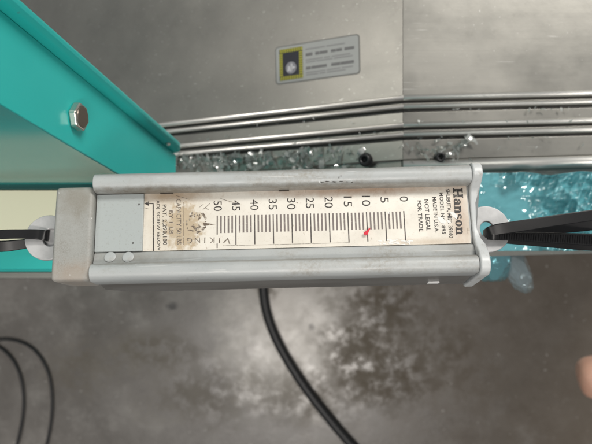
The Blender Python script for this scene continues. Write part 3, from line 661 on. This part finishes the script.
def teeth(bm, fr_, start, pitch=.0017):
    acc = 0; 
    for (p, tn, wv, nv, W), (q, *_r) in zip(fr_[start:], fr_[start + 1:]):
        L_ = (q - p).length; s = acc
        while s < L_:
            c = p + tn * s + nv * .0008
            vs = [bm.verts.new(c + tn * a + wv * W * .72 * b_ + nv * e) for a, b_, e in ((-.0005, -1, 0), (.0006, -1, 0), (.0006, 1, 0), (-.0005, 1, 0), (.0005, -1, .0009), (.0006, -1, .0009), (.0006, 1, .0009), (.0005, 1, .0009))]
            for fc in ((0, 1, 2, 3), (4, 5, 6, 7), (0, 1, 5, 4), (1, 2, 6, 5), (2, 3, 7, 6), (3, 0, 4, 7)): bm.faces.new([vs[i] for i in fc])
            s += pitch
        acc = s - L_
def tie(label, runs, tooth=None, head=None):
    e = empty('cable_tie', P(*runs[0][0][:3])); tag(e, label, 'cable tie', 'cable ties holding the scale'); off = e.location.copy()
    for i, rn in enumerate(runs):
        bm = bmesh.new(); fr_ = strap(bm, rn, 0, .0015); so = bm_obj('strap', bm, BLACK, e, smooth=True); so.location = -off; so.data.set_sharp_from_angle(angle=.35)
        if tooth == i: bm = bmesh.new(); teeth(bm, fr_, 22); o = bm_obj('strap_teeth', bm, BLACK, e); o.location = -off
    if head:
        bm = bmesh.new(); c = P(*head); box(bm, c - Vector((.006, .006, .005)), c + Vector((.006, .006, .005))); bm_obj('locking_head', bm, BLACK, e, bevel=.001).location = -off
tie('black cable tie on the right eyelet, its smooth strap uppermost', [
    [(484, 234, .462, 8, 0), (487.5, 232.5, .447, 10, 20), (497, 229.5, .4435, 11.5, 14), (520, 226, .441, 11.5, 8), (556, 220.5, .438, 11, 4), (596, 214.8, .435, 11, 0), (660, 207, .43, 11, 0), (700, 213, .433, 11, 0)],
    [(484, 234, .462, 8, 0), (496, 238, .474, 9, 0), (520, 233, .470, 9, 0), (556, 229, .462, 10, 0), (596, 224.5, .455, 11, 0), (660, 214, .445, 11, 0), (700, 213, .436, 11, 0)]], None, (703, 213, .4345))
tie('black cable tie with ridged teeth, lower of the two on the right eyelet', [
    [(486, 236, .464, 7, 0), (490, 236, .4465, 8, 10), (505, 236.5, .4455, 8, 10), (530, 237, .446, 9.5, 8), (560, 238.3, .446, 11, 6), (596, 239.8, .446, 12.5, 4), (660, 242, .445, 13, 0), (700, 240, .447, 12, 0)],
    [(486, 236, .464, 7, 0), (498, 239, .476, 8, 0), (530, 242, .472, 8, 0), (560, 244.6, .466, 8, 0), (596, 247, .460, 8, 0), (660, 247, .452, 9, 0), (700, 240, .4485, 10, 0)]], 0, (703, 240, .4480))
tie('black cable tie looped through the left eyelet', [
    [(50, 237, .468, 9, 0), (47, 236, .4505, 11, -25), (38, 234.5, .4475, 10.5, -15), (22, 234, .446, 9.5, -4), (0, 234.5, .445, 9.5, 2), (-50, 238, .445, 10, 0), (-90, 243, .447, 10, 0)],
    [(50, 237, .468, 9, 0), (42, 240, .4552, 9, 10), (30, 243, .4545, 9.5, 18), (14, 245.3, .4535, 11, 12), (-4, 246.5, .452, 11.5, 6), (-50, 246, .450, 11, 0), (-90, 243, .4485, 10, 0)]], None, (-93, 243, .4477))

# ------------------------------------------------------------------ hand at the lower right, only a thumb tip in view
def hand():
    me = bpy.data.meshes.new('hand'); pts = []; ed = []; rad = []
    def chain(start, pr):
        prev = start
        for (px, py, d, r) in pr:
            pts.append(P(px, py, d * .72)); rad.append(r * .72); i = len(pts) - 1
            if prev is not None: ed.append((prev, i))
            prev = i
        return prev
    palm = chain(None, [(760, 470, .40, .026)])
    wrist = chain(palm, [(840, 560, .40, .027), (900, 640, .40, .030)])
    mid = chain(palm, [(715, 440, .40, .025)])
    for k, (dx, dy) in enumerate(((0, -44), (-4, -14), (-2, 16), (2, 44))):   # four curled fingers
        l = (1, 1.1, 1.03, .82)[k]
        chain(mid, [(690 + dx, 436 + dy, .392, .0098), (655 + dx - 20 * (l - 1), 428 + dy * 1.05, .385, .0092), (640 + dx - 30 * (l - 1), 424 + dy * 1.08, .412, .0084), (660 + dx, 425 + dy * 1.08, .430, .0076)])
    chain(palm, [(706, 404, .385, .017), (650, 386, .378, .0150), (606, 378, .374, .0145), (588, 377, .374, .0135), (576, 379, .376, .0095)])   # thumb
    me.from_pydata([tuple(p) for p in pts], ed, []); me.update()
    o = bpy.data.objects.new('hand', me); C.objects.link(o); me.materials.append(m_skin())
    m = o.modifiers.new('skin', 'SKIN'); 
    for i, v_ in enumerate(me.skin_vertices[0].data if me.skin_vertices else []): v_.radius = (rad[i], rad[i])
    return o, rad
ho, rad = hand()
if not ho.data.skin_vertices:
    bm = bmesh.new(); bm.from_mesh(ho.data); lay_ = bm.verts.layers.skin.verify(); bm.verts.ensure_lookup_table()
    for i, v_ in enumerate(bm.verts): v_[lay_].radius = (rad[i], rad[i]); v_[lay_].use_root = (i == 0)
    bm.to_mesh(ho.data); bm.free()
sb = ho.modifiers.new('subdivision', 'SUBSURF'); sb.levels = 2; sb.render_levels = 2
ho.modifiers['skin'].use_smooth_shade = True
ho.name = 'person'; tag(ho, 'bare hand of a person, thumb tip reaching in at lower right', 'person')
